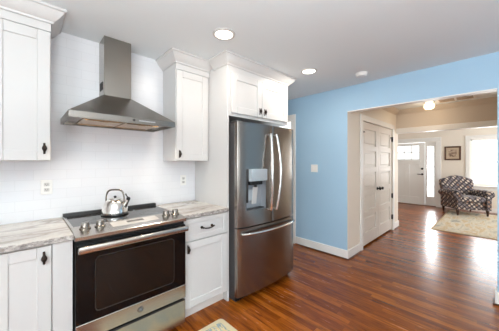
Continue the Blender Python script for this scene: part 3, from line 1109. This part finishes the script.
# dispenser
b = MB()
yb_ = 1.765
ya = min(yfr(HXR[0]), yfr(HXR[1])) + .002
x0, x1 = HXR
for bx in [(x0, x1, yb_ - .004, yb_, HZ[0], HZ[1]), (x0 - .001, x0 + .003, yfr(x0) + .001, yb_, HZ[0], HZ[1]), (x1 - .003, x1 + .001, yfr(x1) + .001, yb_, HZ[0], HZ[1]), (x0, x1, yfr(x0) + .001, yb_, HZ[0] - .001, HZ[0] + .004), (x0, x1, yfr(x0) + .001, yb_, HZ[1] - .004, HZ[1] + .001)]:
    b.box(*bx)
b.build('dispenser_recess', M['disp_cavity'], dl)
b = MB(); b.box(x0 + .030, x1 + .002, yfr(x1) - .022, yfr(x0) + .012, 1.198, 1.318, .004, seg=2); b.build('dispenser_panel', M['display'], dl)
b = MB(); b.box(x0 - .002, x0 + .020, yfr(x0) - .010, yfr(x0) + .02, .985, 1.318, .003); b.build('dispenser_trim', M['black'], dl)
b = MB(); b.box(x0 + .06, x1 - .03, 1.71, 1.755, 1.155, 1.199, .004); b.lathe([(.016, 1.13), (.016, 1.157)], (1.735, 1.73, 0), 12); b.build('dispenser_nozzle', M['black'], dl)
b = MB(); b.prism([(1.725, 1.13), (1.735, 1.135), (1.758, .96), (1.748, .955)], 'x', 1.70, 1.765); b.build('dispenser_paddle', M['paddle'], dl)
b = MB(); b.box(x0 + .03, x0 + .105, 1.735, 1.758, 1.00, 1.11, .004); b.build('dispenser_spout_cover', M['display'], dl)
b = MB(); b.box(x0 + .004, x1 - .004, 1.712, 1.76, HZ[0] + .003, HZ[0] + .012, .002); b.build('drip_tray', M['dark_grey'], dl)
# handles
def fridge_handle(parent, x, bow):
    b = MB()
    pts = []
    n = 17
    for k in range(n):
        f = k / (n - 1)
        z = .875 + (1.690 - .875) * f
        s = math.sin(math.pi * f)
        pts.append((x + bow * s, yfr(x) - .030 - .038 * s ** .8, z))
    b.tube(pts, [.013] + [.0125] * (n - 2) + [.013], 12, flat=1.15)
    for f, z in ((0, .885), (1, 1.680)):
        b.tube([(x, yfr(x) + .002, z), (x, yfr(x) - .034, z)], .011, 10)
    b.build('handle', M['bright_steel'], parent)


fridge_handle(dl, FM - .048, -.020)
fridge_handle(dr2, FM + .040, .030)
b = MB()
pts = []
for k in range(25):
    f = k / 24
    x = FX0 + .04 + (FX1 - FX0 - .08) * f
    s = math.sin(math.pi * f) ** .5
    pts.append((x, yfr(x) - .014 - .045 * s, .682))
b.tube(pts, .0145, 12)
for x in (FX0 + .048, FX1 - .048):
    b.tube([(x, yfr(x) + .002, .682), (x, yfr(x) - .03, .682)], .012, 10)
b.build('handle', M['bright_steel'], fz)
b = MB(); b.box(FX0 + .01, FX0 + .10, 1.755, 1.86, 1.776, 1.800, .005); b.build('hinge_cover', M['dark_grey'], t)
b = MB(); b.box(FX1 - .10, FX1 - .01, 1.755, 1.86, 1.776, 1.800, .005); b.build('hinge_cover', M['dark_grey'], t)

# ------------------------------------------------------------------ wall plates, ceiling fittings
def outlet(x, z, label):
    t = thing('wall_outlet', (x, D, z), label, 'outlet')
    b = MB(); b.box(x - .036, x + .036, D - .007, D - .0005, z - .058, z + .058, .003); pl = b.build('cover_plate', M['plastic'], t)
    for s in (-1, 1):
        b = MB(); b.box(x - .017, x + .017, D - .0095, D - .006, z + s * .021 - .014, z + s * .021 + .014, .003); sk = b.build('socket', M['socket'], t)
        b = MB()
        for u in (-.0065, .0065):
            b.box(x + u - .0012, x + u + .0012, D - .0101, D - .009, z + s * .021 - .003, z + s * .021 + .007)
        b.lathe([(.0026, D - .009), (.0026, D - .0101)], (x, 0, z + s * .021 - .008), 8, 'y')
        b.build('slot', M['slot'], sk)


outlet(.130, 1.192, 'white duplex outlet on tile above the left counter')
outlet(1.315, 1.182, 'white duplex outlet on tile above the right counter')

t = thing('light_switch', (XB, 2.003, 1.285), 'white double switch plate on the blue wall', 'light switch')
b = MB(); b.box(XB - .007, XB - .0005, 1.943, 2.063, 1.225, 1.345, .003); b.build('cover_plate', M['plastic'], t)
for y in (1.98, 2.026):
    b = MB(); b.box(XB - .011, XB - .006, y - .017, y + .017, 1.252, 1.318, .002); b.build('rocker', M['plastic'], t)

def recessed(x, y, label):
    t = thing('recessed_light', (x, y, H), label, 'ceiling light', 'recessed ceiling lights')
    b = MB(); n = 40
    ring = lambda q, z: [(x + q * math.cos(2 * math.pi * k / n), y + q * math.sin(2 * math.pi * k / n), z) for k in range(n)]
    b.loft([ring(.095, H - .0005), ring(.093, H - .006), ring(.076, H - .010), ring(.072, H - .0005)], False, closed=True)
    b.build('trim_ring', M['lamp_ring'], t)
    b = MB(); b.lathe([(.074, H - .0008), (.072, H - .0055), (.001, H - .0058)], (x, y, 0), 32); b.build('lens', M['lamp'], t)
    return t


def downlight(x, y, w=5.0):
    d = bpy.data.lights.new('recessed_lamp', 'AREA'); d.shape = 'DISK'; d.size = .13; d.energy = w; d.color = (1, .91, .80)
    o = bpy.data.objects.new('recessed_lamp', d); o.location = (x, y, H - .014); col.objects.link(o)


L0 = recessed(1.211, 1.579, 'round recessed ceiling light in front of the upper cabinets, nearer the range')
copy_tree(L0, (2.433, 1.534, H), 'round recessed ceiling light in front of the refrigerator cabinet')
downlight(1.211, 1.579); downlight(2.433, 1.534, 8)

b = MB(); b.lathe([(.070, H - .0005), (.070, H - .010), (.064, H - .012), (.062, H - .030), (.052, H - .038), (.001, H - .039)], (2.963, 1.138, 0), 32)
t = tag(b.build('smoke_detector', M['plastic'], base=(2.963, 1.138, H)), 'white round smoke detector on the ceiling near the blue wall', 'smoke detector')

LX, LY = 5.24, .84
t = thing('hall_ceiling_light', (LX, LY, H), 'lit frosted glass ceiling light in the hall', 'ceiling light')
b = MB(); b.lathe([(.085, H - .0005), (.085, H - .012), (.06, H - .025), (.035, H - .03), (.001, H - .031)], (LX, LY, 0), 28); b.build('canopy', M['bright_steel'], t)
b = MB(); b.lathe([(.040, H - .026), (.060, H - .034), (.078, H - .058), (.080, H - .095), (.058, H - .128), (.001, H - .138)], (LX, LY, 0), 32); b.build('glass_shade', M['bulb'], t)
d = bpy.data.lights.new('hall_bulb', 'POINT'); d.energy = 3.0; d.color = (1, .77, .52); d.shadow_soft_size = .07
o = bpy.data.objects.new('hall_bulb', d); o.location = (LX, LY, H - .20); col.objects.link(o)

t = thing('ceiling_vent', (5.25, .52, H), 'beige two panel return vent on the hall ceiling', 'vent')
b = MB()
vx0, vx1, vy0, vy1 = 5.08, 5.46, .24, .74
for bx in [(vx0, vx0 + .03, vy0, vy1), (vx1 - .03, vx1, vy0, vy1), (vx0, vx1, vy0, vy0 + .03), (vx0, vx1, vy1 - .03, vy1), (vx0, vx1, (vy0 + vy1) / 2 - .015, (vy0 + vy1) / 2 + .015)]:
    b.box(bx[0], bx[1], bx[2], bx[3], H - .010, H - .0005, .002)
b.build('frame', M['plastic'], t)
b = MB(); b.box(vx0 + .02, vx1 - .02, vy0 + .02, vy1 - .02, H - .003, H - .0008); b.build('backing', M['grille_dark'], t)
b = MB()
for k in range(16):
    x = vx0 + .035 + (vx1 - vx0 - .07) * k / 15
    b.box(x - .004, x + .004, vy0 + .03, vy1 - .03, H - .008, H - .003)
b.build('louvers', M['grille'], t)

# ------------------------------------------------------------------ living room furniture
def pic():
    y0, y1, z0, z1 = .722, 1.095, 1.43, 1.84
    t = thing('framed_picture', (XE, (y0 + y1) / 2, z0), 'sepia print in a dark wood frame above the armchair', 'picture')
    b = MB(); f = .042
    for bx in [(y0, y0 + f, z0, z1), (y1 - f, y1, z0, z1), (y0 + f, y1 - f, z0, z0 + f), (y0 + f, y1 - f, z1 - f, z1)]:
        b.box(XE - .026, XE - .001, bx[0], bx[1], bx[2], bx[3], .005)
    b.build('frame', M['wood_frame'], t)
    b = MB(); b.box(XE - .012, XE - .003, y0 + f, y1 - f, z0 + f, z1 - f); b.build('mount', M['mount'], t)
    b = MB(); b.box(XE - .014, XE - .011, y0 + .095, y1 - .095, z0 + .10, z1 - .10); b.build('print', M['print'], t)


pic()


def armchair(loc, rz):
    """local frame: faces -Y, x across"""
    t = thing('armchair', loc, 'patterned rolled arm armchair standing under the picture by the window', 'armchair', rz=rz)

    def sup(cx_, cz_, hw, hh, y, p=.5, n=22):
        ring = []
        for k in range(n):
            a_ = 2 * math.pi * k / n
            ca, sa = math.cos(a_), math.sin(a_)
            ring.append((cx_ + hw * math.copysign(abs(ca) ** p, ca), y, cz_ + hh * math.copysign(abs(sa) ** p, sa)))
        return ring
    b = MB()
    b.box(-.335, .335, -.335, .33, .145, .33, .02, seg=3)
    b.build('seat_base', M['fabric'], t)
    b = MB()
    b.loft([sup(0, .405, .262, .03, -.385), sup(0, .405, .275, .062, -.372), sup(0, .408, .28, .076, -.33), sup(0, .412, .28, .082, -.12), sup(0, .405, .28, .07, .14), sup(0, .40, .27, .06, .24)])
    b.build('seat_cushion', M['fabric'], t)
    b = MB()
    rings = []
    N = 17
    for i in range(N):
        u = -1 + 2 * i / (N - 1)
        w_ = .385
        top = .975 - .070 * abs(u) ** 2.0 + .018 * math.cos(u * math.pi)
        edge = max(0.0, (abs(u) - .75) / .25)
        fr = -.055 * abs(u) ** 3
        ring = []
        def X(z): return u * w_ * (.80 + .20 * min(1, max(0, (z - .42) / .36)))
        for (z, yo) in ((.34, .205), (.50, .195), (.66, .215), (.80, .245), (top - .06, .268), (top - .02, .285), (top, .325), (top - .02, .365), (top - .07, .385)):
            ring.append((X(z), yo + fr * min(1, (z - .3) * 1.6) + .035 * edge ** 2, z))
        for (z, yo) in ((.80, .385), (.60, .37), (.25, .34)):
            ring.append((X(z), yo, z))
        rings.append(ring)
    b.loft(rings)
    b.build('backrest', M['fabric'], t)
    for s in (-1, 1):
        b = MB()
        rings = []
        prof = [(.270, .150), (.272, .40), (.268, .50), (.272, .575), (.296, .622), (.340, .645), (.388, .640), (.428, .612), (.448, .570), (.442, .525), (.412, .492), (.382, .470), (.372, .40), (.368, .150)]
        cxp, czp = .345, .40
        for y, k, dz in ((-.40, .90, 0), (-.385, .97, 0), (-.36, 1.0, 0), (-.20, 1.0, .004), (.05, .97, .0), (.20, .93, .004), (.32, .86, -.01)):
            rings.append([(s * (cxp + (px_ - cxp) * k), y, (czp + (pz - czp) * k if pz > .2 else pz) + dz) for px_, pz in prof])
        b.loft(rings)
        arm = b.build('armrest', M['fabric'], t)
        b = MB()
        b.lathe([(.062, -.396), (.058, -.407), (.02, -.411), (.001, -.411)], (s * .362, 0, .568), 20, 'y')
        b.build('scroll', M['fabric'], arm)
    for sx in (-1, 1):
        for sy, yl in ((-1, -.335), (1, .27)):
            b = MB()
            b.lathe([(.017, 0), (.021, .02), (.026, .07), (.033, .12), (.034, .155)], (sx * .325, yl, 0), 12)
            b.build('leg', M['chair_leg'], t)
    return t


# front faces the kitchen, turned a little to the viewer's right
fv = Vector((-.82, -.57)).normalized()
armchair((8.50, .625, .012), math.atan2(fv.y, fv.x) + math.pi / 2)

b = MB(); b.box(6.06, 8.78, -1.35, .955, 0.0, .009, .003)
rg = tag(b.build('area_rug', M['rug_edge'], base=(7.3, -.2, 0)), 'large faded beige rug under the armchair in the living room', 'rug')
b = MB(); b.box(6.09, 8.75, -1.32, .925, .004, .0115, .002); b.build('pile', M['rug'], rg)

b = MB()
def rr2(x0, x1, y0, y1, r, z):
    pts = []
    for (cx_, cy_, a0) in ((x1 - r, y1 - r, 0), (x0 + r, y1 - r, 90), (x0 + r, y0 + r, 180), (x1 - r, y0 + r, 270)):
        for k in range(6):
            a_ = R(a0 + 18 * k)
            pts.append((cx_ + r * math.cos(a_), cy_ + r * math.sin(a_), z))
    return pts
b.loft([rr2(.45, 1.268, 1.22, 1.692, .035, 0.0), rr2(.45, 1.268, 1.22, 1.692, .035, .008), rr2(.454, 1.264, 1.224, 1.688, .033, .010)])
km = tag(b.build('kitchen_mat', M['mat_edge'], base=(.86, 1.45, 0)), 'small patterned mat with rounded corners in front of the range', 'mat')
b = MB(); b.loft([rr2(.50, 1.222, 1.266, 1.648, .02, .006), rr2(.50, 1.222, 1.266, 1.648, .02, .0112)]); b.build('mat_center', M['mat'], km)
